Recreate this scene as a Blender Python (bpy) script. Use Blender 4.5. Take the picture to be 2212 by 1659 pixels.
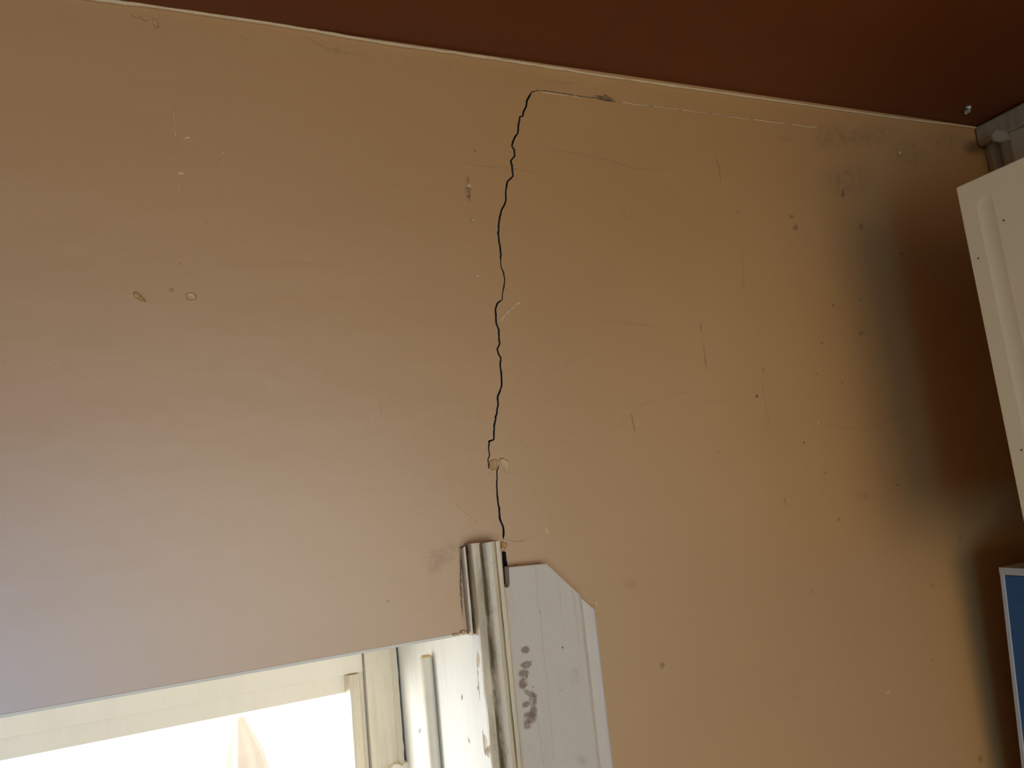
import bpy, math, random
from mathutils import Vector, Matrix, noise
from mathutils.geometry import delaunay_2d_cdt

random.seed(7)
S = bpy.context.scene
COL = S.collection
for o in list(bpy.data.objects):
    bpy.data.objects.remove(o)

# ------------------------------------------------------------------ camera
CZ = 2.05                     # eye height; ceiling 2.747, window head 1.872
F = 1600.0                    # focal length in photo pixels (2212 wide)
YAW, PITCH, ROLL = 0.4052818, 0.14865777, -0.10389104
cy, sy, cp, sp = math.cos(YAW), math.sin(YAW), math.cos(PITCH), math.sin(PITCH)
FWD = Vector((sy*cp, cy*cp, sp))
R0 = Vector((cy, -sy, 0)); U0 = R0.cross(FWD)
RIGHT = math.cos(ROLL)*R0 + math.sin(ROLL)*U0
UP = -math.sin(ROLL)*R0 + math.cos(ROLL)*U0
cam = bpy.data.cameras.new('camera'); cam.sensor_width = 36; cam.lens = F/2212*36
cam.clip_start = .01
co = bpy.data.objects.new('camera', cam); COL.objects.link(co)
co.matrix_world = Matrix(((RIGHT.x, UP.x, -FWD.x, 0), (RIGHT.y, UP.y, -FWD.y, 0),
                          (RIGHT.z, UP.z, -FWD.z, CZ), (0, 0, 0, 1)))
S.camera = co

# ------------------------------------------------------------------ light
S.view_settings.view_transform = 'Standard'; S.view_settings.look = 'None'
S.view_settings.gamma = 1; S.view_settings.use_curve_mapping = False
S.view_settings.exposure = -0.1
W = bpy.data.worlds.new('sky'); S.world = W; W.use_nodes = True
bg = W.node_tree.nodes['Background']
bg.inputs[0].default_value = (.92, 1.0, 1.02, 1); bg.inputs[1].default_value = 2.2

def area(name, loc, rot, sx, sy_, power, color):
    l = bpy.data.lights.new(name, 'AREA'); l.shape = 'RECTANGLE'; l.size = sx; l.size_y = sy_
    l.energy = power; l.color = color
    o = bpy.data.objects.new(name, l); COL.objects.link(o); o.location = loc; o.rotation_euler = rot
    return o
# added fill lamps behind the camera, then daylight by the window in view
area('blue_fill_rear', (-1.65, -3.1, .85), (math.radians(90), 0, 0), 1.0, 1.2, 56, (.1, .46, 1.0))  # added lamp, its reflection gives the satin wall a blue sheen
area('warm_fill_rear', (.275, -3.1, 1.55), (math.radians(90), 0, 0), 2.35, 1.7, 16, (1.0, .7, .33))  # added warm lamp, made wide to soften the cupboard shadow
o_ = area('daylight_window', (-1.35, 2.3, 1.5), (0, 0, 0), .9, .7, 42, (1.0, 1.0, 1.0))
o_.rotation_euler = Vector((1.68, -1.1, .05)).to_track_quat('-Z', 'Y').to_euler()

# ------------------------------------------------------------------ helpers
def ray(x, y):
    return RIGHT*((x-1106)/F) - UP*((y-829.5)/F) + FWD
def P(x, y, Y=1.0):
    d = ray(x, y); d = d*(Y/d.y); return Vector((d.x, d.y, d.z+CZ))
def PX(x, y, X):
    d = ray(x, y); d = d*(X/d.x); return Vector((d.x, d.y, d.z+CZ))
def PZ(x, y, Z):
    d = ray(x, y); d = d*((Z-CZ)/d.z); return Vector((d.x, d.y, d.z+CZ))

def tag(o, label=None, cat=None, group=None, kind=None):
    for k, v in (('label', label), ('category', cat), ('group', group), ('kind', kind)):
        if v: o[k] = v
    return o
def mk(name, vs, fs, mat, parent=None, smooth=False, attr=None):
    me = bpy.data.meshes.new(name); me.from_pydata([tuple(v) for v in vs], [], fs); me.validate(); me.update()
    me.materials.append(mat)
    if smooth:
        me.polygons.foreach_set('use_smooth', [True]*len(me.polygons))
    if attr:
        a = me.attributes.new('a', 'FLOAT', 'POINT'); a.data.foreach_set('value', attr)
    o = bpy.data.objects.new(name, me); COL.objects.link(o); o.parent = parent
    return o
def empty(name, loc=(0, 0, 0)):
    o = bpy.data.objects.new(name, None); COL.objects.link(o); o.location = loc
    o.empty_display_size = .05
    return o
BOXF = [(0,3,2,1),(4,5,6,7),(0,1,5,4),(1,2,6,5),(2,3,7,6),(3,0,4,7)]
def boxgeo(x0, x1, y0, y1, z0, z1):
    return [(x0,y0,z0),(x1,y0,z0),(x1,y1,z0),(x0,y1,z0),(x0,y0,z1),(x1,y0,z1),(x1,y1,z1),(x0,y1,z1)], list(BOXF)
def box(name, x0, x1, y0, y1, z0, z1, mat, parent=None, bevel=0):
    v, f = boxgeo(x0, x1, y0, y1, z0, z1)
    o = mk(name, v, f, mat, parent)
    if bevel:
        b = o.modifiers.new('bevel', 'BEVEL'); b.width = bevel; b.segments = 2
    return o
def boxes(name, lst, mat, parent=None):
    V, Fs = [], []
    for b in lst:
        v, f = boxgeo(*b); n = len(V); V += v; Fs += [tuple(i+n for i in q) for q in f]
    return mk(name, V, Fs, mat, parent)
def prism(name, prof, z0, z1, mat, parent=None, attr=None, steps=1, wob=0, topw=0):
    """closed cross-section (x, y) swept from z0 up to z1"""
    n = len(prof); V, A, Fs = [], [], []
    for k in range(steps+1):
        z = z0+(z1-z0)*k/steps
        for i, (x, y) in enumerate(prof):
            dx = wob*noise.noise((z*28, i*3.1, 1)); dy = wob*noise.noise((z*28, i*3.1, 9))
            dz = topw*noise.noise((x*260, y*260, 4)) if k == steps else 0
            V.append((x+dx, y+dy, z+dz)); A.append(attr[i] if attr else 0)
    for k in range(steps):
        for i in range(n):
            j = (i+1) % n
            Fs.append((k*n+i, k*n+j, (k+1)*n+j, (k+1)*n+i))
    Fs.append(tuple(range(n-1, -1, -1))); Fs.append(tuple(steps*n+i for i in range(n)))
    return mk(name, V, Fs, mat, parent, attr=A)
def tube(name, pts, r, mat, parent=None, n=8, flat=1.0, rad=None):
    V, Fs = [], []
    m = len(pts)
    for k, p in enumerate(pts):
        p = Vector(p); d = (Vector(pts[min(k+1, m-1)])-Vector(pts[max(k-1, 0)])).normalized()
        a = d.cross(Vector((0, 1, 0))); a = a.normalized() if a.length > 1e-4 else Vector((1, 0, 0))
        b = d.cross(a).normalized(); rr = rad[k] if rad else r
        for i in range(n):
            t = 2*math.pi*i/n; V.append(p+a*rr*math.cos(t)+b*rr*flat*math.sin(t))
    for k in range(m-1):
        for i in range(n):
            j = (i+1) % n; Fs.append((k*n+i, k*n+j, (k+1)*n+j, (k+1)*n+i))
    Fs.append(tuple(range(n-1, -1, -1))); Fs.append(tuple((m-1)*n+i for i in range(n)))
    return mk(name, V, Fs, mat, parent, smooth=True)

# ------------------------------------------------------------------ materials
def newmat(name):
    m = bpy.data.materials.new(name); m.use_nodes = True
    nt = m.node_tree; return m, nt, nt.nodes['Principled BSDF'], nt.nodes['Material Output']
def nd(nt, typ, **kw):
    n = nt.nodes.new(typ)
    for k, v in kw.items(): setattr(n, k, v)
    return n
def noisen(nt, scale, detail=4, rough=.55, stretch=(1, 1, 1)):
    tc = nd(nt, 'ShaderNodeTexCoord'); mp = nd(nt, 'ShaderNodeMapping'); mp.inputs['Scale'].default_value = stretch
    n = nd(nt, 'ShaderNodeTexNoise'); n.inputs['Scale'].default_value = scale
    n.inputs['Detail'].default_value = detail; n.inputs['Roughness'].default_value = rough
    nt.links.new(tc.outputs['Object'], mp.inputs[0]); nt.links.new(mp.outputs[0], n.inputs['Vector'])
    return n.outputs['Fac']
def ramp(nt, fac, p0, p1, c0=(0, 0, 0, 1), c1=(1, 1, 1, 1)):
    r = nd(nt, 'ShaderNodeValToRGB'); r.color_ramp.elements[0].position = p0; r.color_ramp.elements[1].position = p1
    r.color_ramp.elements[0].color = c0; r.color_ramp.elements[1].color = c1
    nt.links.new(fac, r.inputs[0]); return r.outputs[0]
def mix(nt, fac, a, b):
    n = nd(nt, 'ShaderNodeMix', data_type='RGBA')
    if isinstance(fac, (int, float)): n.inputs[0].default_value = fac
    else: nt.links.new(fac, n.inputs[0])
    for s, v in ((6, a), (7, b)):
        if isinstance(v, tuple): n.inputs[s].default_value = (*v, 1) if len(v) == 3 else v
        else: nt.links.new(v, n.inputs[s])
    return n.outputs[2]
def mathn(nt, op, a, b):
    n = nd(nt, 'ShaderNodeMath', operation=op)
    for i, v in enumerate((a, b)):
        if isinstance(v, (int, float)): n.inputs[i].default_value = v
        else: nt.links.new(v, n.inputs[i])
    return n.outputs[0]
def bump(nt, h, strength, dist, prev=None):
    b = nd(nt, 'ShaderNodeBump'); b.inputs['Strength'].default_value = strength; b.inputs['Distance'].default_value = dist
    nt.links.new(h, b.inputs['Height'])
    if prev: nt.links.new(prev, b.inputs['Normal'])
    return b.outputs[0]

def wall_paint(name, c, c2, rough=.5, spec=.5, coat=0):
    m, nt, b, _ = newmat(name)
    col = mix(nt, ramp(nt, noisen(nt, 2.2, 5), .38, .66), c, c2)
    sm = ramp(nt, noisen(nt, 9, 6, .7, (.6, 1, 1.6)), .58, .8)          # faint grubby smears
    col = mix(nt, mathn(nt, 'MULTIPLY', sm, .16), col, tuple(v*.62 for v in c))
    fl = ramp(nt, noisen(nt, 120, 3, .6), .66, .74)                     # specks
    col = mix(nt, mathn(nt, 'MULTIPLY', fl, .05), col, (.16, .1, .05))
    nt.links.new(col, b.inputs['Base Color'])
    b.inputs['Roughness'].default_value = rough; b.inputs['Specular IOR Level'].default_value = spec
    b.inputs['Coat Weight'].default_value = coat; b.inputs['Coat Roughness'].default_value = .42; b.inputs['Coat IOR'].default_value = 1.9
    n1 = bump(nt, noisen(nt, 5, 3, .5, (.7, 1, 1.5)), .35, .012)
    n2 = bump(nt, noisen(nt, 38, 4, .6, (.45, 1, 1.4)), .22, .0016, n1)
    n3 = bump(nt, noisen(nt, 420, 2, .5), .22, .0006, n2)
    nt.links.new(n3, b.inputs['Normal'])
    return m
M = {}
M['wall'] = wall_paint('tan_wall_paint', (.56, .282, .085), (.59, .3, .097), .45, .8, .9)
M['ceiling'] = wall_paint('red_brown_ceiling_paint', (.2, .05, .009), (.175, .043, .008), .5, .25)
M['side'] = wall_paint('grey_green_wall_paint', (.24, .26, .2), (.2, .22, .17))

def white_paint(name, c=(.76, .73, .64), dirt=(.34, .27, .16), amount=.5, grain=.5, attr=0.0, rough=.42):
    m, nt, b, _ = newmat(name)
    f = ramp(nt, noisen(nt, 26, 6, .65, (1, 1, .12)), .5, .78)
    g = ramp(nt, noisen(nt, 90, 5, .7, (1, 1, .5)), .56, .72)
    d = mathn(nt, 'MULTIPLY', mathn(nt, 'MAXIMUM', f, mathn(nt, 'MULTIPLY', g, .6)), amount)
    if attr:
        at = nd(nt, 'ShaderNodeAttribute', attribute_name='a')
        s = mathn(nt, 'MULTIPLY', at.outputs['Fac'], ramp(nt, noisen(nt, 60, 5, .7, (1, 1, .25)), .25, .7))
        d = mathn(nt, 'MINIMUM', mathn(nt, 'ADD', d, mathn(nt, 'MULTIPLY', s, attr)), .95)
    nt.links.new(mix(nt, d, c, dirt), b.inputs['Base Color'])
    b.inputs['Roughness'].default_value = rough
    n1 = bump(nt, noisen(nt, 170, 5, .65, (1, 1, .05)), grain, .0012)
    n2 = bump(nt, noisen(nt, 30, 3, .5, (1, 1, .3)), grain*.6, .002, n1)
    nt.links.new(n2, b.inputs['Normal'])
    return m
M['board'] = white_paint('white_painted_board', (.74, .61, .455), amount=.18, grain=.32)
M['casing'] = white_paint('dirty_casing_paint', (.9, .72, .46), dirt=(.22, .14, .055), amount=.45, attr=2.0, grain=.3)
M['lining'] = white_paint('jamb_lining_paint', (.86, .84, .77), (.5, .46, .38), amount=.3, grain=1.0)
M['frame'] = white_paint('window_frame_paint', (.86, .74, .53), (.4, .29, .14), amount=.5, grain=.35)
M['rail'] = white_paint('window_rail_paint', (.96, .85, .66), (.5, .4, .24), amount=.12, grain=.12)
M['trim'] = white_paint('old_trim_paint', (.4, .34, .24), (.1, .08, .045), amount=.9, grain=.6)

def plain(name, c, rough=.5, metal=0, nscale=0, namp=0.1, bumps=0):
    m, nt, b, _ = newmat(name)
    b.inputs['Roughness'].default_value = rough; b.inputs['Metallic'].default_value = metal
    if nscale:
        nt.links.new(mix(nt, ramp(nt, noisen(nt, nscale, 5, .6), .3, .7), c, tuple(v*(1-namp) for v in c)), b.inputs['Base Color'])
        if bumps: nt.links.new(bump(nt, noisen(nt, nscale*2, 4), bumps, .001), b.inputs['Normal'])
    else: b.inputs['Base Color'].default_value = (*c, 1)
    return m
M['crack'] = plain('crack_mortar', (.12, .1, .085), .95, 0, 60, .5, .5)
M['dark'] = plain('dark_gap', (.1, .1, .1), .9)
M['cupboard'] = plain('cream_cupboard_laminate', (.9, .75, .46), .45, 0, 6, .06)
M['chip'] = plain('bare_plaster_chip', (.82, .56, .29), .7, 0, 120, .25, .4)
M['wallchip'] = plain('lifted_wall_paint', (.6, .335, .115), .45, 0, 80, .12, .3)
M['lightpaint'] = plain('pale_paint_ridge', (.78, .52, .26), .45, 0, 80, .15, .3)
M['blue'] = plain('blue_panel', (.02, .1, .22), .5, 0, 30, .1)
M['greyplastic'] = plain('pale_grey_edging', (.55, .52, .45), .5, 0, 40, .1)
M['wood'] = plain('pale_wood_dowel', (.85, .77, .6), .5, 0, 30, .12, .2)
M['canvas'] = plain('cream_canvas', (.66, .6, .47), .8, 0, 25, .08, .3)
M['steel'] = plain('painted_pole', (.5, .5, .48), .4, .3, 20, .1)
M['floor'] = plain('brown_floor', (.34, .23, .14), .5, 0, 5, .2)
M['ground'] = plain('pale_concrete', (.86, .84, .8), .8, 0, 3, .06)
M['sidewall'] = plain('plain_tan_paint', (.60, .44, .28), .6, 0, 3, .05)

def decal(name, c, strength, nscale=160, lo=.35, hi=.62):
    m, nt, b, out = newmat(name)
    b.inputs['Base Color'].default_value = (*c, 1); b.inputs['Roughness'].default_value = .7
    tr = nd(nt, 'ShaderNodeBsdfTransparent'); mx = nd(nt, 'ShaderNodeMixShader')
    at = nd(nt, 'ShaderNodeAttribute', attribute_name='a')
    f = mathn(nt, 'MULTIPLY', at.outputs['Fac'], ramp(nt, noisen(nt, nscale, 5, .7), lo, hi))
    nt.links.new(mathn(nt, 'MULTIPLY', f, strength), mx.inputs[0])
    nt.links.new(tr.outputs[0], mx.inputs[1]); nt.links.new(b.outputs[0], mx.inputs[2])
    nt.links.new(mx.outputs[0], out.inputs['Surface'])
    return m
M['scuff'] = decal('brown_scuff', (.14, .08, .03), 0.5, 200)
M['scuff_faint'] = decal('faint_scuff', (.2, .12, .05), 0.15, 120)
M['scuff_black'] = decal('black_scuff', (.04, .035, .03), 0.62, 160, .3, .5)
M['scuff_trace'] = decal('trace_of_dirt', (.2, .12, .05), .07, 90)
M['smudge'] = decal('grey_smudge', (.22, .17, .1), 0.2, 60, .38, .7)
M['stain'] = decal('purple_brown_stain', (.36, .23, .165), 0.6, 130, .3, .5)
M['paperchip'] = decal('pale_chip_line', (.8, .68, .5), .8, 220, .35, .55)

gm, nt, b, out = newmat('window_glass')
tr = nd(nt, 'ShaderNodeBsdfTransparent'); gl = nd(nt, 'ShaderNodeBsdfGlossy'); gl.inputs['Roughness'].default_value = .02
mx = nd(nt, 'ShaderNodeMixShader')
mx.inputs[0].default_value = .06; nt.links.new(tr.outputs[0], mx.inputs[1]); nt.links.new(gl.outputs[0], mx.inputs[2])
nt.links.new(mx.outputs[0], out.inputs['Surface']); M['glass'] = gm

# ------------------------------------------------------------------ room shell
ZC = CZ+.697                     # ceiling
XR, XL, YB = 1.621, -2.2, -3.0   # right wall, left wall, wall behind
ZL = P(500, 1459.5).z            # window head (lintel edge)
ZL = CZ-.178
WX0, WX1, ZS = -1.3, .342, .85   # window opening in the wall
XJ = .332                        # face of the jamb lining
TH = .5                          # wall thickness

def smooth_line(pts, step, amp, seed):
    """resample a polyline (photo pixels) finely with small jagged offsets"""
    out = []
    for (x0, y0), (x1, y1) in zip(pts, pts[1:]):
        L = math.hypot(x1-x0, y1-y0); n = max(1, int(L/step))
        for k in range(n):
            t = k/n; x = x0+(x1-x0)*t; y = y0+(y1-y0)*t
            j = noise.noise((x*.23+seed, y*.23, 3)); out.append((x+amp*j, y+amp*.5*noise.noise((y*.3, seed, 1))))
    out.append(pts[-1]); return out
c5 = [(433,150),(392,160),(375,195),(360,225),(350,270),(335,305),(328,335),(308,340),(300,390),(292,460),(265,495),(250,550),(268,580),(270,620),(243,657),(253,690),(258,765),(218,803),(208,880),(205,950),(182,1000),(165,1060),(156,1130),(155,1190),(165,1260),(172,1330),(168,1370),(178,1425),(190,1450),(200,1505),(192,1560),(185,1610)]
c6 = [(290,75),(262,95),(248,130),(255,215),(270,255),(270,300),(276,340),(263,370),(268,400),(282,425),(277,460),(287,530),(285,590),(262,665),(266,690),(258,740),(245,810),(238,880),(240,912),(212,922),(210,960),(213,1010),(206,1030),(210,1088)]
c6b = [(272,1060),(258,1100),(257,1180),(262,1260),(270,1320),(277,1390),(298,1440),(296,1506)]
crackA = [(1030+x/3.3175, 150+y/3.3175) for x, y in c5]+[(980+x/2.765, 620+y/2.765) for x, y in c6]
crackB = [(980+x/2.765, 620+y/2.765) for x, y in c6b]
def crack_poly(pts, wfun, seed):
    L = smooth_line(pts, 6, 1.6, seed); n = len(L); a, b = [], []
    for i, (x, y) in enumerate(L):
        x0, y0 = L[max(i-1, 0)]; x1, y1 = L[min(i+1, n-1)]
        d = math.hypot(x1-x0, y1-y0) or 1; nx, ny = -(y1-y0)/d, (x1-x0)/d
        if ny > .5 or ny < -.5: pass
        w = wfun(y)*(.75+.6*abs(noise.noise((y*.11, seed, 7))))
        if i in (0, n-1): w *= .25
        a.append((x+nx*w*.5, y+ny*w*.5)); b.append((x-nx*w*.5, y-ny*w*.5))
    return a+b[::-1]
def wA(y):
    if y < 205: return 2.2
    if y < 560: return 4.4
    if y < 650: return 2.8
    if y < 960: return 4.6
    return 3.2
polyA = crack_poly(crackA, wA, 2.3)
polyB = crack_poly(crackB, lambda y: 3.0+2.4*min(1, max(0, (y-1010)/130)), 5.1)
polyC = [(1084,1192),(1089,1190),(1093,1193),(1094,1206),(1096,1216),(1097,1240),(1099,1262),(1089,1262),(1087,1230),(1085,1210)]
holes = []
for pl in (polyA, polyB, polyC):
    holes.append([(q.x, q.z) for q in (P(*p) for p in pl)])

def build_wall_back():
    rects = [[(XL, 0), (XR, 0), (XR, ZC), (XL, ZC)]]
    r = .0012
    win = [(WX0, ZS), (WX1, ZS), (WX1, ZL+r), (WX0, ZL+r)]
    loops = rects+[win]+holes
    vs, es = [], []
    for lp in loops:
        n = len(vs); vs += [Vector(p) for p in lp]; es += [(n+i, n+(i+1) % len(lp)) for i in range(len(lp))]
    V, E, Fc, *_ = delaunay_2d_cdt(vs, es, [], 0, 1e-6)
    def inside(p, poly):
        c = False; n = len(poly)
        for i in range(n):
            (x0, y0), (x1, y1) = poly[i], poly[i-1]
            if (y0 > p[1]) != (y1 > p[1]) and p[0] < (x1-x0)*(p[1]-y0)/(y1-y0)+x0: c = not c
        return c
    bad = [win]+holes
    faces = []
    for f in Fc:
        c = (sum(V[i].x for i in f)/3, sum(V[i].y for i in f)/3)
        if any(inside(c, h) for h in bad): continue
        a, b_, c_ = (V[i] for i in f)
        faces.append(tuple(f) if (b_-a).cross(c_-a) > 0 else tuple(reversed(f)))
    vv = [(p.x, 1.0, p.y) for p in V]
    # reveal ring with a worn rounded head edge, then the outer face
    rings = []
    for y, off in ((1.0, r), (1.0008, r*.5), (1.002, r*.2), (1.004, 0), (1.0+TH, 0)):
        n = len(vv); vv += [(WX0, y, ZS), (WX1, y, ZS), (WX1, y, ZL+off), (WX0, y, ZL+off)]; rings.append(n)
    for a, b_ in zip(rings, rings[1:]):
        for i in range(4):
            j = (i+1) % 4; faces.append((a+i, a+j, b_+j, b_+i))
    n = len(vv); y = 1.0+TH
    vv += [(XL-.2, y, -.15), (XR+.2, y, -.15), (XR+.2, y, ZC+.2), (XL-.2, y, ZC+.2)]
    k = rings[-1]
    for i in range(4):
        j = (i+1) % 4; faces.append((n+i, k+i, k+j, n+j))
    return mk('wall_back', vv, faces, M['wall'])
wall_back = tag(build_wall_back(), 'cracked tan painted wall above the window', 'wall', kind='structure')
for h, nm in zip(holes, ('crack', 'crack', 'crack')):
    n = len(h); vv = [(x, 1.0, z) for x, z in h]+[(x, 1.035, z) for x, z in h]
    cx = sum(p[0] for p in h)/n
    fs = [(i, (i+1) % n, n+(i+1) % n, n+i) for i in range(n)]
    m_ = n//2
    if len(h) > 12:
        fs += [(n+i, n+i+1, n+(n-2-i), n+(n-1-i)) for i in range(m_-1)]
    else:
        fs.append(tuple(range(n, 2*n)))
    tag(mk(nm, vv, fs, M['crack'], wall_back), 'dark jagged crack running down the plaster')

tag(boxes('wall_right', [(XR, XR+.2, YB, 1.0, 0, ZC)], M['side']), 'grey green wall behind the cream cupboard', 'wall', kind='structure')
tag(boxes('wall_left', [(XL-.2, XL, YB, 1.0, 0, ZC)], M['sidewall']), 'plain tan side wall left of the window', 'wall', kind='structure')
tag(boxes('wall_front', [(XL, -2.15, YB-.2, YB, 0, ZC), (-2.15, -1.15, YB-.2, YB, 0, .25), (-2.15, -1.15, YB-.2, YB, 1.45, ZC), (-1.15, -.9, YB-.2, YB, 0, ZC), (-.9, 1.45, YB-.2, YB, 2.45, ZC), (1.45, XR, YB-.2, YB, 0, ZC)], M['sidewall']),  # both openings added to fit the fill lamps
    'tan wall opposite the cracked wall, with two openings added for fill light', 'wall', kind='structure')
ceiling = tag(boxes('ceiling', [(XL-.2, XR+.2, YB-.2, 1.5, ZC, ZC+.2)], M['ceiling']), 'dark red brown painted ceiling', 'ceiling', kind='structure')
tag(boxes('floor', [(XL-.2, XR+.2, YB-.2, 1.0, -.15, 0)], M['floor']), 'brown floor of the room', 'floor', kind='structure')
tag(boxes('outdoor_ground', [(-12, 12, 1.5, 20, -.3, -.15)], M['ground']), 'white sunlit yard outside the window', 'ground', kind='structure')

# uneven lip of wall paint along the ceiling
edge = [(-60,-40),(110,-18),(230,0),(340,12),(430,26),(560,45),(680,65),(725,73),(850,94),(980,112),(1100,130),(1230,150),(1300,163),(1385,177),(1412,178),(1560,200),(1700,220),(1830,240),(1950,255),(2050,267),(2125,277)]
ep = []
for x, y in smooth_line(edge, 12, 2.6, 4):
    q = P(x, y, .997); ep.append(Vector((min(q.x, XR), .998, min(max(q.z, ZC-.007), ZC)-.001)))
ep = [Vector((XL, .998, ZC-.002))]+ep
tag(tube('paint_lip', ep, .0032, M['lightpaint'], wall_back, 8,
         rad=[.0026+.0016*noise.noise((p.x*22, 2, 2)) for p in ep]), 'uneven ridge of pale paint along the ceiling')

# ------------------------------------------------------------------ casing moulding beside the window head
zt = P(1045, 1172, .97).z
prof = [(.3255,1.002,.5),(.3255,.992,.2),(.3275,.988,.1),(.3300,.990,.3),(.3315,.996,1),(.3320,.994,.8),(.3322,.985,.5),(.3322,.972,.2),
        (.3330,.970,.1),(.3425,.969,.4),(.3438,.9725,1),(.3452,.9725,1),(.3475,.968,.75),(.3520,.9645,.15),(.3575,.963,.0),(.3625,.9645,.05),(.3655,.968,.35),
        (.3662,.9705,.9),(.3668,.9705,.5),(.3672,.9685,.0),(.3725,.9685,.1),(.3735,.9695,.2),(.3735,1.002,.4)]
trim_1 = tag(empty('trim_1', (.35, .97, ZS)), 'grimy cream moulded casing strip beside the window head', 'casing', kind='structure')
def under(o, par):
    o.parent = par; o.matrix_parent_inverse = Matrix.Translation(par.location).inverted(); return o
under(prism('moulding', [p[:2] for p in prof[5:]]+[(.3322, 1.002)], ZS, zt, M['casing'], attr=[p[2] for p in prof[5:]]+[.4], steps=90, wob=.0007, topw=.004), trim_1)
fil = [(.3250,1.001),(.3250,.992),(.3262,.987),(.3285,.986),(.3300,.990),(.3305,.996),(.3318,.9965),(.3318,1.001)]
under(prism('fillet', fil, ZL-.002, zt-.004, M['casing'], attr=[.6,.4,.1,.0,.4,1,1,1], steps=40, wob=.0009, topw=.003), trim_1)
# loose flake of paint lower on the moulding
fl = [(1058,1588),(1066,1587),(1078,1600),(1093,1607),(1099,1622),(1090,1636),(1070,1644),(1056,1655)]
def blob(name, outline, h, mat, parent, Y=1.0, rim=.35, smooth=False, origin=None):
    """irregular flake or bump standing proud of a surface at depth Y"""
    n = len(outline); cx = sum(p[0] for p in outline)/n; cyy = sum(p[1] for p in outline)/n
    V = [P(x, y, Y+.0005) for x, y in outline]
    V += [P(cx+(x-cx)*.8, cyy+(y-cyy)*.8, Y-h*(1-rim*random.random())) for x, y in outline]
    V.append(P(cx, cyy, Y-h*(1-rim)))
    Fs = [(i, (i+1) % n, n+(i+1) % n, n+i) for i in range(n)]+[(n+i, n+(i+1) % n, 2*n) for i in range(n)]
    o = mk(name, V, Fs, mat, None, smooth)
    if parent is not None:
        under(o, parent)
    return o
# ------------------------------------------------------------------ chamfered board to the right of the casing
YBD = .982
def bp(x, y): q = P(x, y, YBD); return (q.x, q.z)
tl, tr_, ch, = bp(1098, 1225), bp(1181, 1217), bp(1251, 1282)
bx1 = bp(1251, 1282)[0]
outl = [(.3735, ZS), (bx1, ZS), (bx1, ch[1]), tr_, (tl[0]+.001, tl[1]), (tl[0]-.0002, tl[1]-.02), (tl[0]-.001, tl[1]-.025), (tl[0]-.004, tl[1]-.027), (.3735, tl[1]-.024)]
n = len(outl)
trim_2 = tag(empty('trim_2', (.45, .98, ZS)), 'white painted board with a clipped corner right of the casing', 'board', kind='structure')
bo = mk('board', [(x, YBD, z) for x, z in outl]+[(x, 1.001, z) for x, z in outl],
        [tuple(range(n)), tuple(range(2*n-1, n-1, -1))]+[((i+1) % n, i, n+i, n+(i+1) % n) for i in range(n)], M['board'])
bb = bo.modifiers.new('bevel', 'BEVEL'); bb.width = .0012; bb.segments = 2; bb.limit_method = 'ANGLE'
under(bo, trim_2)
# hollow edge moulding: cross-section from the board face back to the wall, top cut on the slope
XE = P(1281, 1315, .997).x
zc0 = ch[1]; slope = (ch[1]-tr_[1])/(ch[0]-tr_[0])
cav = [(bx1+.0002,.9835),(bx1+.003,.9845),(bx1+.005,.9900),(bx1+.0085,.9925),(XE-.006,.9915),(XE-.003,.9895),(XE-.0008,.9905),(XE,.993),(XE,1.001),(bx1+.0002,1.001)]
m = len(cav); V = []; K = 60
for k in range(K+1):
    for i, (x, y) in enumerate(cav):
        ztop = zc0+slope*(x-bx1)
        z = ZS+(ztop-ZS)*k/K
        V.append((x+.0006*noise.noise((z*40, i*2.2, 5)), y+.0006*noise.noise((z*40, i*2.2, 8)), z))
Fs = [(k*m+i, k*m+(i+1) % m, (k+1)*m+(i+1) % m, (k+1)*m+i) for k in range(K) for i in range(m)]
Fs += [tuple(range(m-1, -1, -1)), tuple(K*m+i for i in range(m))]
under(mk('edge_moulding', V, Fs, M['board']), trim_2)
# runs and ridges in the paint of the board
def pxtube(name, pts, r, mat, Y, parent, flat=.5):
    o = tube(name, [P(x, y, Y) for x, y in smooth_line(pts, 8, .8, pts[0][0])], r, mat, None, 6, flat); return under(o, parent)
for pts, r in (([(1157,1225),(1161,1275),(1160,1300),(1167,1330)],.0006), ([(1167,1318),(1170,1360),(1175,1420),(1184,1480),(1190,1560),(1196,1640)],.0007),
               ([(1205,1242),(1211,1290),(1212,1330)],.0005), ([(1236,1275),(1243,1320),(1246,1350),(1252,1390)],.0007), ([(1240,1290),(1249,1345)],.0005),
               ([(1160,1545),(1166,1590),(1174,1650)],.0006), ([(1184,1470),(1186,1520),(1193,1580)],.0005)):
    pxtube('paint_run', pts, r, M['board'], YBD, trim_2)

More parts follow.
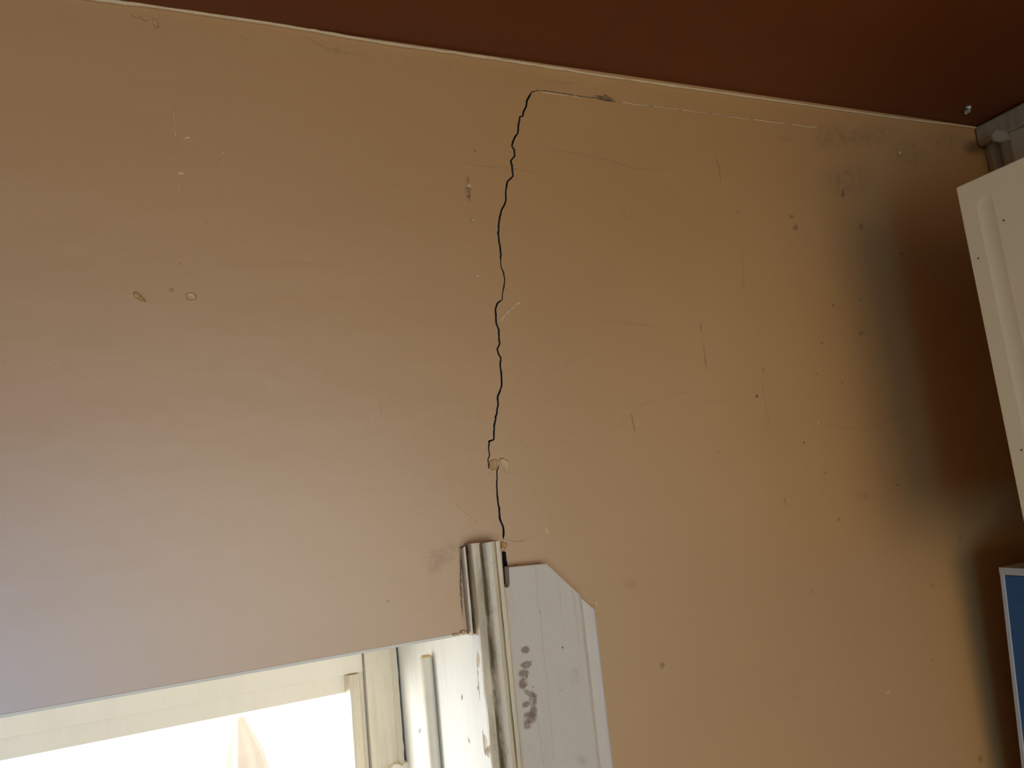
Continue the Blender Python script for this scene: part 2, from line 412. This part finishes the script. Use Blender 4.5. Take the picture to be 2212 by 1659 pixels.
# ------------------------------------------------------------------ soft-edged marks (scuffs, smudges, stains)
LAY = [0]
def lay():
    LAY[0] = (LAY[0]+1) % 12; return LAY[0]*.00003
def stroke(name, pts, w, mat, parent, Y=.9993, step=7, amp=1.0, fade=True):
    L = smooth_line(pts, step, amp, pts[0][0]*.01+pts[0][1]*.03); n = len(L); V, A, Fs = [], [], []; Y -= lay()
    for i, (x, y) in enumerate(L):
        x0, y0 = L[max(i-1, 0)]; x1, y1 = L[min(i+1, n-1)]
        d = math.hypot(x1-x0, y1-y0) or 1; nx, ny = -(y1-y0)/d, (x1-x0)/d
        t = i/max(1, n-1); e = math.sin(math.pi*min(1, max(0, t)))**.5 if fade else 1
        ww = w*(.7+.6*abs(noise.noise((x*.09, y*.09, 2))))*(.35+.65*e)
        for s, a in ((-1, 0), (-.45, 1), (.45, 1), (1, 0)):
            V.append(P(x+nx*ww*s*.5, y+ny*ww*s*.5, Y)); A.append(a*(.25+.75*e))
    for i in range(n-1):
        for k in range(3): Fs.append((i*4+k, i*4+k+1, i*4+k+5, i*4+k+4))
    o = mk(name, V, Fs, mat, None, attr=A)
    return under(o, parent)
def patch(name, cx, cyy, rx, ry, mat, parent, Y=.9993, rot=0, n=14, core=.45):
    Y -= lay(); V, A, Fs = [P(cx, cyy, Y)], [1], []
    for ring, a in ((core, 1), (1, 0)):
        for i in range(n):
            t = 2*math.pi*i/n; k = ring*(1+.35*noise.noise((math.cos(t)*1.5+cx, math.sin(t)*1.5+cyy, 3)))
            u, v = rx*k*math.cos(t), ry*k*math.sin(t)
            V.append(P(cx+u*math.cos(rot)-v*math.sin(rot), cyy+u*math.sin(rot)+v*math.cos(rot), Y)); A.append(a)
    for i in range(n):
        j = (i+1) % n; Fs += [(0, 1+i, 1+j), (1+i, n+1+i, n+1+j, 1+j)]
    return under(mk(name, V, Fs, mat, None, attr=A), parent)

WB = wall_back
def casing_stroke(pts, w, mat):
    o = stroke('paint_crack', pts, w, mat, trim_1, .97)
    inv = trim_1.location
    for v in o.data.vertices:      # lay the line on the moulding's own profile
        c = v.co; d = Vector((c.x, c.y, c.z-CZ)); Y = .97
        for _ in range(4):
            X = d.x/d.y*Y; pr = prof[8:22]; Y = .9695
            for p0, p1 in zip(pr, pr[1:]):
                if p0[0] <= X <= p1[0] and p1[0] > p0[0]:
                    Y = p0[1]+(p1[1]-p0[1])*(X-p0[0])/(p1[0]-p0[0]); break
            Y -= .0014
        d = d*(Y/d.y); v.co = (d.x, d.y, d.z+CZ)
    return o
# hairline crack running right under the ceiling, with a flaky pale rim
hl = [(1158,195),(1185,197),(1235,205),(1290,213),(1330,220),(1400,229),(1480,240),(1560,249),(1640,258),(1720,268),(1800,278)]
stroke('hairline', hl[:5], 3.2, M['scuff_black'], WB, fade=False, amp=1.5)
stroke('hairline', hl[4:], 2.2, M['scuff'], WB, amp=1.5)
for a, b_ in ((1170,1230),(1236,1262),(1300,1330),(1345,1405),(1412,1470),(1476,1530),(1540,1620),(1628,1700),(1712,1770)):
    f = lambda x: 196+(x-1158)*.1285
    pxtube('paint_ridge', [(a, f(a)+1), ((a+b_)/2, f((a+b_)/2)+2), (b_, f(b_)+1)], .0012, M['lightpaint'], 1.0, WB, .6)
for i, (x0, x1, y) in enumerate(((1280,1322,208),(1284,1330,212),(1290,1330,216),(1300,1318,205))):
    stroke('scuff_mark', [(x0, y-2), ((x0+x1)/2, y+1), (x1, y+3)], 5, M['scuff_black'], WB)
for pts, w, mm in (
    ([(1513,692),(1515,720),(1516,724)],4,'scuff'), ([(1518,738),(1522,760),(1527,806)],4.5,'scuff'), ([(1357,828),(1361,855)],3,'scuff_faint'),
    ([(1363,888),(1366,905),(1372,935)],5,'scuff'), ([(1358,874),(1360,882)],4,'scuff'), ([(1640,800),(1652,860),(1668,945)],6,'scuff_faint'),
    ([(1650,870),(1658,930)],4,'scuff_faint'), ([(1694,1072),(1698,1095)],5,'scuff'), ([(1800,1048),(1803,1064)],4,'scuff_faint'),
    ([(1270,932),(1300,936),(1330,926),(1358,900),(1390,872),(1430,862),(1475,846),(1510,866),(1550,868),(1600,861)],4,'scuff_faint'),
    ([(1710,902),(1770,915),(1840,926),(1890,922),(1940,899),(2010,876),(2040,866)],5,'scuff_faint'),
    ([(1208,958),(1230,942),(1246,936)],5,'scuff_faint'), ([(1707,698),(1716,716)],8,'scuff_faint'),
    ([(1542,296),(1543,320)],6,'scuff_faint'), ([(1546,335),(1553,362),(1558,395)],3.5,'scuff'), ([(1592,452),(1594,466)],6,'scuff'),
    ([(1604,312),(1616,305)],6,'scuff'), ([(1600,530),(1606,600),(1607,615)],5,'scuff_faint'), ([(1547,350),(1549,358)],6,'scuff'),
    ([(990,345),(1030,358),(1080,361),(1140,369),(1178,378)],6,'scuff_faint'), ([(1166,320),(1240,330),(1300,342),(1370,364),(1445,366)],7,'scuff_faint'),
    ([(1275,290),(1280,330),(1286,368)],3,'scuff_faint'), ([(1345,450),(1352,470),(1372,471)],5,'scuff_faint'),
    ([(1285,512),(1292,506)],6,'scuff_faint'), ([(970,133),(972,152)],9,'scuff_faint'), ([(733,394),(738,402)],10,'scuff'),
    ([(1170,175),(1240,180)],9,'scuff_faint'), ([(462,365),(478,338)],7,'scuff_faint'), ([(1034,880),(1032,912)],3,'scuff_faint'),
    ([(1418,1245),(1416,1255)],3,'scuff'), ([(1395,1208),(1394,1218)],3,'scuff'), ([(1735,540),(1748,505)],5,'scuff_faint'),
    ([(480,572),(640,570),(760,574)],10,'scuff_trace'), ([(1010,540),(1080,548),(1180,545)],9,'scuff_trace'), ([(1300,695),(1400,702),(1440,712)],12,'scuff_trace'),
    ([(1165,808),(1260,770),(1290,735)],7,'scuff_trace'), ([(820,860),(826,900)],5,'scuff_faint'), ([(650,75),(720,112),(800,120)],8,'scuff_faint'),
    ([(1085,1165),(1120,1170),(1150,1160)],3,'scuff')):
    stroke('scuff_mark', pts, w, M[mm], WB)
for x, y, rx, ry, mm in ((1719,491,7,10,'scuff'),(1860,491,6,10,'scuff'),(1710,468,5,5,'scuff'),(1821,418,5,9,'scuff'),(1858,647,6,5,'scuff'),
    (1860,720,9,6,'scuff'),(1800,660,4,4,'scuff'),(1775,740,5,3,'scuff'),(1635,856,4,4,'scuff_black'),(1737,956,3,3,'scuff_black'),
    (1939,1047,3,3,'scuff_black'),(1551,976,2.5,2.5,'scuff'),(1784,1022,4,5,'scuff'),(1765,808,3,4,'scuff'),(1820,828,3,3,'scuff'),(1649,800,7,12,'scuff_faint'),
    (1812,1122,5,6,'scuff'),(1430,1437,7,9,'scuff'),(1755,1278,5,6,'scuff_faint'),(1947,548,5,5,'scuff'),(2118,1640,6,11,'scuff'),(2014,1265,3,4,'scuff'),
    (2015,1427,3,4,'scuff'),(2074,1163,3,3,'scuff'),(1026,326,2.5,2.5,'scuff_black'),(1010,388,5,10,'scuff'),(1011,412,8,17,'scuff'),(1013,426,6,10,'scuff'),
    (1019,475,6,7,'scuff_faint'),(1606,612,5,9,'scuff_faint'),(1800,300,60,35,'smudge'),(1880,290,55,30,'smudge'),(1830,390,70,45,'smudge'),
    (1960,330,50,45,'smudge'),(940,1215,26,40,'smudge'),(968,1188,22,30,'smudge'),(1720,1510,10,8,'scuff_faint'),(1700,300,25,8,'smudge'),(2040,300,50,22,'smudge'),
    (1360,1260,25,12,'smudge'),(447,480,3,3,'scuff'),(1867,1070,30,10,'smudge'),(390,570,2.5,2.5,'scuff')):
    patch('scuff_mark', x, y, rx, ry, M[mm], WB)
stroke('grime_shadow_line', [(996,1178),(994,1240),(997,1300),(1003,1368)], 11, M['smudge'], WB, amp=2)  # grime and shadow beside the casing, painted on as dark strokes
stroke('grime_shadow_line', [(995,1190),(995,1260),(999,1330)], 6, M['scuff_black'], WB, amp=1)
# stains and nail holes on the board
for x, y, rx, ry, rot in ((1135,1404,8,8,0),(1137,1436,12,7,-.3),(1132,1455,10,9,0),(1134,1463,6,5,0),(1131,1476,9,9,0),(1128,1484,6,5,0),
                          (1145,1498,14,6,.4),(1151,1511,7,16,-.1),(1136,1522,9,6,-.5),(1152,1537,8,11,.4),(1146,1550,13,11,.5),(1140,1565,8,10,.3)):
    patch('stain', x, y, rx*1.3, ry*1.3, M['stain'], trim_2, YBD-.0006-.0001*(int(x+y)%4), rot, core=.6)
for x, y, r in ((1215,1399,2.4),(1151,1484,1.8),(1210,1491,1.3)):
    patch('nail_hole', x, y, r, r, M['scuff_black'], trim_2, YBD-.0006, core=.8)
for x, y, rx, ry in ((1255,1640,16,14),(1244,1460,18,22)):
    patch('stain', x, y, rx, ry, M['smudge'], trim_2, YBD-.0006)

casing_stroke([(1060,1588),(1070,1588),(1080,1600),(1093,1610),(1099,1622),(1090,1636),(1074,1645),(1068,1655)], 3.2, M['scuff'])
# chips and lifted flakes of paint on the wall
def rblob(name, x, y, rx, ry, h, mm, rot=0, n=9, par=None, Y=1.0):
    o = []
    for i in range(n):
        t = 2*math.pi*i/n; k = 1+.3*random.uniform(-1, 1)
        u, v = rx*k*math.cos(t), ry*k*math.sin(t); o.append((x+u*math.cos(rot)-v*math.sin(rot), y+u*math.sin(rot)+v*math.cos(rot)))
    return blob(name, o, h, M[mm], par or WB, Y)
tag(blob('paint_chip', [(400,635),(408,632),(418,632),(424,637),(423,646),(420,649),(403,648)], .007, M['chip'], WB, rim=.7), 'pale raised plaster chip')
tag(blob('paint_chip', [(286,633),(293,629),(298,632),(312,647),(316,653),(305,651),(290,643)], .006, M['wallchip'], WB, rim=.6), 'lifted sliver of wall paint')
tag(blob('paint_chip', [(1078,990),(1086,988),(1098,994),(1101,1004),(1098,1027),(1093,1024),(1083,1008)], .0045, M['lightpaint'], WB, rim=.8), 'pale lifted flake beside the crack')
blob('paint_chip', [(1057,994),(1070,990),(1077,994),(1073,1014),(1062,1018),(1056,1012)], .002, M['wallchip'], WB, rim=.3)
for x, y, rx, ry, h, mm, rot in ((370,625,5,5,.003,'wallchip',0),(404,298,9,4,.002,'lightpaint',0),(391,375,8,4,.002,'lightpaint',0),(482,331,5,3,.0015,'lightpaint',0),
    (295,35,14,4,.0025,'wallchip',.25),(312,41,7,3,.0025,'wallchip',.3),(336,53,5,12,.0025,'wallchip',-.6),(1013,402,6,4,.0015,'lightpaint',.5),
    (1022,475,3,4,.002,'lightpaint',.3),(1032,596,5,3,.0015,'lightpaint',0),(1085,690,6,3,.0012,'lightpaint',-.9),(1089,684,7,3,.0015,'lightpaint',-.9),(1098,675,8,3.5,.0015,'lightpaint',-.7),
    (1108,665,7,3,.0015,'lightpaint',-.6),(1119,656,8,3.5,.0015,'lightpaint',-.6),(1062,912,5,3,.001,'lightpaint',0),(1768,914,3,4,.0012,'lightpaint',.4),
    (725,104,7,5,.002,'wallchip',.4),(530,83,7,4,.0015,'wallchip',.4),(880,128,6,3,.0015,'wallchip',.2),(838,1299,4,2.5,.001,'lightpaint',.3),
    (1287,1304,3,12,.0015,'lightpaint',-.25),(1918,1496,4,4,.001,'lightpaint',0),(1088,1178,7,9,.004,'wallchip',.2),(1086,1186,6,4,.005,'lightpaint',.2),
    (1112,1222,9,4,.002,'wallchip',-.3),(1944,330,4,5,.0015,'lightpaint',0),(1180,1145,4,10,.0008,'lightpaint',-.3)):
    rblob('paint_chip', x, y, rx, ry, h, mm, rot)
stroke('paint_scratch', [(1080,700),(1100,676),(1120,657),(1139,650)], 4, M['scuff_faint'], WB)
for pts in ([(1082,932),(1100,950),(1140,968)], [(985,1090),(1005,1108),(1030,1128)], [(375,230),(377,270),(379,295)], [(1056,1020),(1062,1045)], [(385,385),(387,410)]):
    pxtube('paint_ridge', pts, .0006, M['lightpaint'], 1.0, WB, .5)

# white flake hanging on the ceiling
M['white_chip'] = plain('white_plaster', (.8, .78, .7), .8, 0, 90, .2, .3)
cf = [PZ(x, y, ZC) for x, y in ((2083,238),(2087,231),(2097,228),(2095,235),(2088,242),(2084,241))]
vv = [q-Vector((0, 0, -.0005)) for q in cf]+[q-Vector((0, 0, .004+.003*(i % 2))) for i, q in enumerate(cf)]
n = len(cf)
tag(mk('paint_flake', vv, [tuple(range(n)), tuple(range(2*n-1, n-1, -1))]+[(i, (i+1) % n, n+(i+1) % n, n+i) for i in range(n)], M['white_chip'], ceiling), 'white flake of bare plaster')
q = PZ(2088, 237, ZC-.0075)
mk('chip_hole', [q+Vector((.003*math.cos(t), .003*math.sin(t), z)) for z in (0, .003) for t in (0, 1.2, 2.5, 3.8, 5)], [(0,1,2,3,4),(9,8,7,6,5)]+[(i, (i+1) % 5, 5+(i+1) % 5, 5+i) for i in range(5)], M['dark'], ceiling)

# ------------------------------------------------------------------ window set deep in the wall
win = tag(empty('window_1', (-.5, 1.46, ZS)), 'white timber window set deep in the wall', 'window', kind='structure')
YF = 1.455
fx0 = P(790, 1450, YF).x; 
W_ = lambda o: under(o, win)
gapx = P(862, 1400, YF).x
# jamb lining board (right reveal)
W_(box('jamb_lining', XJ, WX1-.001, .9725, YF+.03, ZS, ZL-.0005, M['lining'], bevel=.0012))
# fixed frame post with a slightly ragged right edge
V, Fs = [], []; K = 70
for k in range(K+1):
    z = ZS+(ZL-ZS)*k/K; e = XJ-.004+.0016*noise.noise((z*60, 1, 1))+.001*noise.noise((z*190, 3, 1))
    V += [(fx0, YF, z), (e-.012, YF, z), (e-.010, YF-.003, z), (e, YF-.002, z), (e, YF+.045, z), (fx0, YF+.045, z)]
for k in range(K):
    for i in range(6):
        j = (i+1) % 6; Fs.append((k*6+i, k*6+j, k*6+6+j, k*6+6+i))
Fs += [(5,4,3,2,1,0), tuple(K*6+i for i in range(6))]
W_(mk('frame_post', V, Fs, M['frame']))
W_(box('gap_filler', XJ-.006, XJ+.001, YF+.02, YF+.045, ZS, ZL-.001, M['dark']))
# sash
YSH = YF+.012
z1 = P(744, 1458, YSH).z; z2 = P(734, 1496, YSH+.02).z
sx1 = fx0-.0025; xm = -.62
W_(box('sash_rail', xm, sx1, YSH, YSH+.032, z1, ZL-.001, M['rail'], bevel=.0015))
W_(box('sash_rail_rebate', xm, P(770, 1480, YSH).x, YSH+.011, YSH+.03, z2, z1-.0012, M['rail'], bevel=.001))
bxl, bxr = P(746, 1500, YSH+.006).x, P(777, 1500, YSH-.002).x
W_(box('sash_stile', bxl+.004, sx1, YSH+.006, YSH+.032, ZS+.05, z1, M['rail'], bevel=.001))
bpz = z1-.002
bprof = [(bxl, YSH+.012), (bxl+.007, YSH-.008), (bxl+.012, YSH-.010), (bxr, YSH-.004), (bxr, YSH+.006), (bxl, YSH+.02)]
W_(prism('glazing_bead', bprof, ZS+.05, bpz, M['frame'], steps=50, wob=.0012, topw=.003, attr=[0]*6))
W_(box('glass_pane', xm+.02, bxl+.006, YSH+.022, YSH+.025, ZS+.07, z2+.005, M['glass']))
W_(box('sash_bottom_rail', xm, sx1, YSH, YSH+.032, ZS, ZS+.07, M['rail'], bevel=.0015))
W_(box('mullion', xm-.06, xm, YF, YF+.045, ZS, ZL-.001, M['frame'], bevel=.002))
W_(box('sash_rail', WX0+.04, xm-.062, YSH, YSH+.032, z2, ZL-.001, M['rail'], bevel=.0015))
W_(box('sash_bottom_rail', WX0+.04, xm-.062, YSH, YSH+.032, ZS, ZS+.07, M['rail'], bevel=.0015))
W_(box('frame_post', WX0+.001, WX0+.038, YF, YF+.045, ZS, ZL-.001, M['frame'], bevel=.002))
W_(box('glass_pane', WX0+.038, xm-.06, YSH+.022, YSH+.025, ZS+.07, z2, M['glass']))
W_(box('sill', WX0+.001, XJ-.001, 1.0, YF, ZS-.0, ZS+.03, M['frame'], bevel=.002))
# chipped block fixed over the frame joint, its top just in view
bk = [(842,1662),(852,1652),(862,1651),(868,1655),(876,1648),(886,1646),(890,1650),(891,1700),(842,1700)]
n = len(bk); f_ = [P(x, y, YF-.012) for x, y in bk]; g_ = [Vector((q.x, YF+.002, q.z)) for q in f_]
W_(mk('joint_block', f_+g_, [tuple(range(n)), tuple(range(2*n-1, n-1, -1))]+[(i, (i+1) % n, n+(i+1) % n, n+i) for i in range(n)], M['rail']))
W_(box('head_lining', WX0+.001, XJ-.0005, .9992, YF-.001, ZL-.002, ZL+.0016, M['rail']))
# marks on the lining: knots where the paint is gone
def lining_patch(pts, name='paint_loss', mat='stain'):
    L = [PX(x, y, XJ-.0006) for x, y in pts]; c = sum(L, Vector())/len(L); n = len(L)
    V = [c]+[c+(q-c)*.7 for q in L]+L; A = [1]*(n+1)+[0]*n; Fs = []
    for i in range(n):
        j = (i+1) % n; Fs += [(0, 1+i, 1+j), (1+i, n+1+i, n+1+j, 1+j)]
    return W_(mk(name, V, Fs, M[mat], attr=A))
lining_patch([(1046,1618),(1052,1611),(1059,1608),(1060,1622),(1056,1640),(1051,1634),(1046,1626)], mat='stain')
for pts in ([(995,1505),(998,1498),(1000,1506),(997,1515)], [(1031,1480),(1034,1484),(1033,1492),(1030,1488)], [(905,1576),(909,1570),(908,1582),(904,1586)],
            [(1008,1590),(1013,1596),(1016,1608),(1012,1604)]):
    lining_patch(pts)
# crumbled plaster at the head corner
rblob('plaster_crumb', 1003, 1366, 9, 4, .006, 'chip', -.1)
rblob('plaster_crumb', 985, 1371, 8, 2.5, .004, 'chip', -.15)

# ------------------------------------------------------------------ dowel standing in the reveal
dr = .0100; DY = 1.215; dx = XJ-dr-.0005
dz = CZ+ (P(930, 1417, DY-.0).z-CZ)
dow = tag(empty('wooden_dowel', (dx, DY, ZS+.03)), 'pale round wooden dowel standing upright against the white window reveal', 'dowel')
n = 24; V, Fs = [], []
for z, r in ((ZS+.0305, dr), (dz-.0015, dr), (dz-.0003, dr*.94), (dz+.001, dr*.55), (dz+.0015, dr*.2)):
    V += [(dx+r*math.cos(2*math.pi*i/n), DY+r*math.sin(2*math.pi*i/n), z) for i in range(n)]
for k in range(4):
    for i in range(n):
        j = (i+1) % n; Fs.append((k*n+i, k*n+j, k*n+n+j, k*n+n+i))
Fs += [tuple(range(n-1, -1, -1)), tuple(4*n+i for i in range(n))]
sh = under(mk('shaft', V, Fs, M['wood'], smooth=True), dow)
M['endgrain'] = plain('dowel_end', (.75, .52, .24), .6, 0, 60, .3)
V = [(dx+dr*.75*math.cos(2*math.pi*i/n), DY+dr*.75*math.sin(2*math.pi*i/n), z) for z in (dz-.002, dz+.0022) for i in range(n)]
under(mk('end_cap', V, [tuple(range(n-1, -1, -1)), tuple(n+i for i in range(n))]+[(i, (i+1) % n, n+(i+1) % n, n+i) for i in range(n)], M['endgrain']), dow)

# ------------------------------------------------------------------ folded parasol outside
YP = 2.3
ap = P(517, 1548, YP); px_c = P(527, 1659, YP).x
par = tag(empty('folded_parasol', (px_c, YP, -.15)), 'cream folded canvas peak standing outside behind the window glass', 'parasol')
V, Fs = [], []; n = 20; K = 14
wl = P(572, 1659, YP).x-P(484, 1659, YP).x
hz = ap.z-P(527, 1659, YP).z
for k in range(K+1):
    t = k/K; z = ap.z-t*1.3; d = ap.z-z
    R = .012+wl*.56*min(d/hz, 1)**.95 + max(0, d-hz)*.10
    if k == K: R *= .8
    cx_ = ap.x+(px_c-ap.x)*min(d/hz, 1)
    for i in range(n):
        a = 2*math.pi*i/n+.5*t; r = R*(1-.16*(i % 2)*min(1, d*9))
        V.append((cx_+r*math.cos(a), YP+r*math.sin(a), z))
for k in range(K):
    for i in range(n):
        j = (i+1) % n; Fs.append((k*n+i, k*n+j, k*n+n+j, k*n+n+i))
Fs += [tuple(range(n-1, -1, -1)), tuple(K*n+i for i in range(n))]
under(mk('canopy', V, Fs, M['canvas']), par)
under(tube('pole', [(px_c, YP, -.13), (px_c, YP, ap.z-.1)], .02, M['steel'], None, 12), par)
under(prism('base', [(px_c+.22*math.cos(t*math.pi/6), YP+.22*math.sin(t*math.pi/6)) for t in range(12)], -.15, -.08, M['greyplastic']), par)

# ------------------------------------------------------------------ cream wall cupboard on the right wall
XC = 1.08
tlc = PX(2064, 405, XC)
YC, ZT = tlc.y, tlc.z; ZB = 1.872; YN = YC-.62
cup = tag(empty('wall_cupboard', (XC+.16, (YC+YN)/2, ZB)), 'cream wall cupboard with a grooved door hung on the right wall', 'cupboard')
under(box('body', XC+.021, XR-.001, YN, YC, ZB, ZT, M['cupboard'], bevel=.002), cup)
# door: slab whose face carries upright flutes with rounded ends
def inpoly(p, poly):
    c = False
    for i in range(len(poly)):
        (x0, y0), (x1, y1) = poly[i], poly[i-1]
        if (y0 > p[1]) != (y1 > p[1]) and p[0] < (x1-x0)*(p[1]-y0)/(y1-y0)+x0: c = not c
    return c
def rrect(y0, y1, z0, z1, r, seg=6):
    o = []
    for cx_, cz_, a0 in ((y1-r, z1-r, 0), (y0+r, z1-r, 90), (y0+r, z0+r, 180), (y1-r, z0+r, 270)):
        for k in range(seg+1):
            a = math.radians(a0+90*k/seg); o.append((cx_+r*math.cos(a), cz_+r*math.sin(a)))
    return o
f1, f0 = PX(2108, 440, XC).y, PX(2146, 440, XC).y; fzt = PX(2120, 428, XC).z
fw = f1-f0
flutes = [(f0, f1), (YN+YC-f1, YN+YC-f0)]
outer = rrect(YN+.0015, YC-.0015, ZB+.0015, ZT-.0015, .002)
fl_loops = [rrect(a, b_, ZB+ZT-fzt, fzt, fw*.45) for a, b_ in flutes]
vs, es = [], []
for lp in [outer]+fl_loops:
    n = len(vs); vs += [Vector(p) for p in lp]; es += [(n+i, n+(i+1) % len(lp)) for i in range(len(lp))]
V2, _, F2, *_ = delaunay_2d_cdt(vs, es, [], 0, 1e-7)
V = [(XC, p.x, p.y) for p in V2]; Fs = []
for f in F2:
    c = (sum(V2[i].x for i in f)/3, sum(V2[i].y for i in f)/3)
    if any(inpoly(c, l) for l in fl_loops): continue
    a, b_, c_ = (V2[i] for i in f)
    Fs.append(tuple(f) if (b_-a).cross(c_-a) < 0 else tuple(reversed(f)))
for a, b_ in flutes:
    base = None
    for ins, dep in ((0, 0), (.12, .0005), (.28, .001), (.42, .0012)):
        lp = rrect(a+fw*ins, b_-fw*ins, ZB+ZT-fzt+fw*ins, fzt-fw*ins, fw*max(.03, .45-ins))
        n = len(V); V += [(XC+dep, y, z) for y, z in lp]; k = len(lp)
        if base is not None: Fs += [(base+(i+1) % k, base+i, n+i, n+(i+1) % k) for i in range(k)]
        base = n
    Fs.append(tuple(base+i for i in range(k-1, -1, -1)))
r0 = outer; r1 = rrect(YN, YC, ZB, ZT, .003); k = len(r0); n = len(V)
V += [(XC, y, z) for y, z in r0]+[(XC+.0015, y, z) for y, z in r1]+[(XC+.02, y, z) for y, z in r1]
for g in (0, k):
    Fs += [(n+g+i, n+g+(i+1) % k, n+g+k+(i+1) % k, n+g+k+i) for i in range(k)]
Fs.append(tuple(n+2*k+i for i in range(k)))
dm = plain('cream_door', (.9, .75, .46), .42, 0, 5, .05)
do = under(mk('door', V, Fs, dm), cup)
kn = under(tube('knob', [(XC-.028, YN+.05, ZB+.12), (XC-.02, YN+.05, ZB+.12), (XC+.002, YN+.05, ZB+.12)], .012, M['steel'], None, 12, rad=[.013, .014, .007]), do)
for x, y in ((2168,476),(2206,972),(2113,558)):
    q = PX(x, y, XC-.0003); r = .0016
    under(mk('speck', [q+Vector((0, r*math.cos(t), r*math.sin(t))) for t in (0,1,2,3,4,5)]+[q+Vector((.0004, r*math.cos(t), r*math.sin(t))) for t in (0,1,2,3,4,5)],
       [tuple(range(6)), tuple(range(11, 5, -1))]+[(i, (i+1) % 6, 6+(i+1) % 6, 6+i) for i in range(6)], M['dark']), cup)

# ------------------------------------------------------------------ timber trim in the far right corner
tag(box('trim_3', XR-.028, XR-.0005, YN-1.2, .999, ZC-.05, ZC-.004, M['trim'], bevel=.006), 'chipped pale head moulding along the right wall under the ceiling', 'moulding', kind='structure')
tr4 = tag(empty('trim_4', (XR-.02, .96, 0)), 'peeling pale corner post between tan wall and grey green wall', 'post', kind='structure')
under(prism('post', [(XR-.004,.999),(XR-.012,.985),(XR-.014,.972),(XR-.008,.966),(XR-.022,.955),(XR-.026,.93),(XR-.018,.905),(XR-.0005,.9),(XR-.0005,.999)], 0, ZC-.051, M['trim'], steps=80, wob=.0016, attr=[0]*9), tr4)
rblob('peeling_piece', 2158, 296, 22, 14, .004, 'chip', .2, par=tr4, Y=.93).data.materials[0] = M['trim']

# ------------------------------------------------------------------ blue box with pale edging near the corner
YX = .90
T0 = P(2160, 1225, YX)
h = Vector((0.03, 1, 0)).normalized()     # runs from the near to the far end of its front
nrm = Vector((h.y, -h.x, 0))                                    # into the box (to the right)
d = ray(2209, 1659); t = (T0-Vector((0, 0, CZ))).dot(nrm)/d.dot(nrm); B0 = Vector((0, 0, CZ))+d*t
e = (B0-T0); e = e/(-e.z)                                       # per metre of drop
drop = .60; zb = T0.z-drop
def fp(u, v, dep=0):   # u along the front from the far edge towards the viewer, v drop
    far = T0+e*v; wid = .36-2*(e.dot(-h))*0
    return far+(-h)*u+nrm*dep
bxo = tag(empty('storage_box', (T0.x, T0.y, zb)), 'blue fronted box with pale grey edging below the cream cupboard', 'box')
Wd = .34; ed = .006
def slab(name, u0, u1, v0, v1, d0, d1, mat):
    V = [fp(u, v, dd) for dd in (d0, d1) for u, v in ((u0, v0), (u1, v0), (u1, v1), (u0, v1))]
    return under(mk(name, V, [(0,1,2,3),(7,6,5,4),(0,4,5,1),(1,5,6,2),(2,6,7,3),(3,7,4,0)], mat), bxo)
slab('body', 0, Wd, .012, drop, .006, .33, M['greyplastic'])
fpn = slab('front_panel', ed, Wd-ed, .014, drop-.02, .001, .008, M['blue'])
slab('edging', 0, ed, .012, drop, -.002, .006, M['greyplastic'])
slab('edging', Wd-ed, Wd, .012, drop, -.002, .006, M['greyplastic'])
slab('edging', 0, Wd, 0, .012, -.003, .332, M['greyplastic'])
slab('lid', .035, Wd-.03, -.014, 0, .02, .2, M['greyplastic'])

# low cabinet that carries the box, below the frame
cab = tag(empty('base_cabinet', (1.43, .6, 0)), 'plain cream base cabinet carrying the blue box', 'cabinet')
under(box('body', 1.26, XR-.001, .2, .985, 0, zb-.03, M['cupboard'], bevel=.002), cab)
under(box('worktop', 1.24, XR-.001, .19, .985, zb-.03, zb-.0005, M['wood'], bevel=.002), cab)
cd = under(box('door', 1.243, 1.259, .22, .96, .08, zb-.05, M['cupboard'], bevel=.003), cab)
under(tube('handle', [(1.23, .3, .8), (1.23, .3, .92)], .006, M['steel'], None, 8), cd)
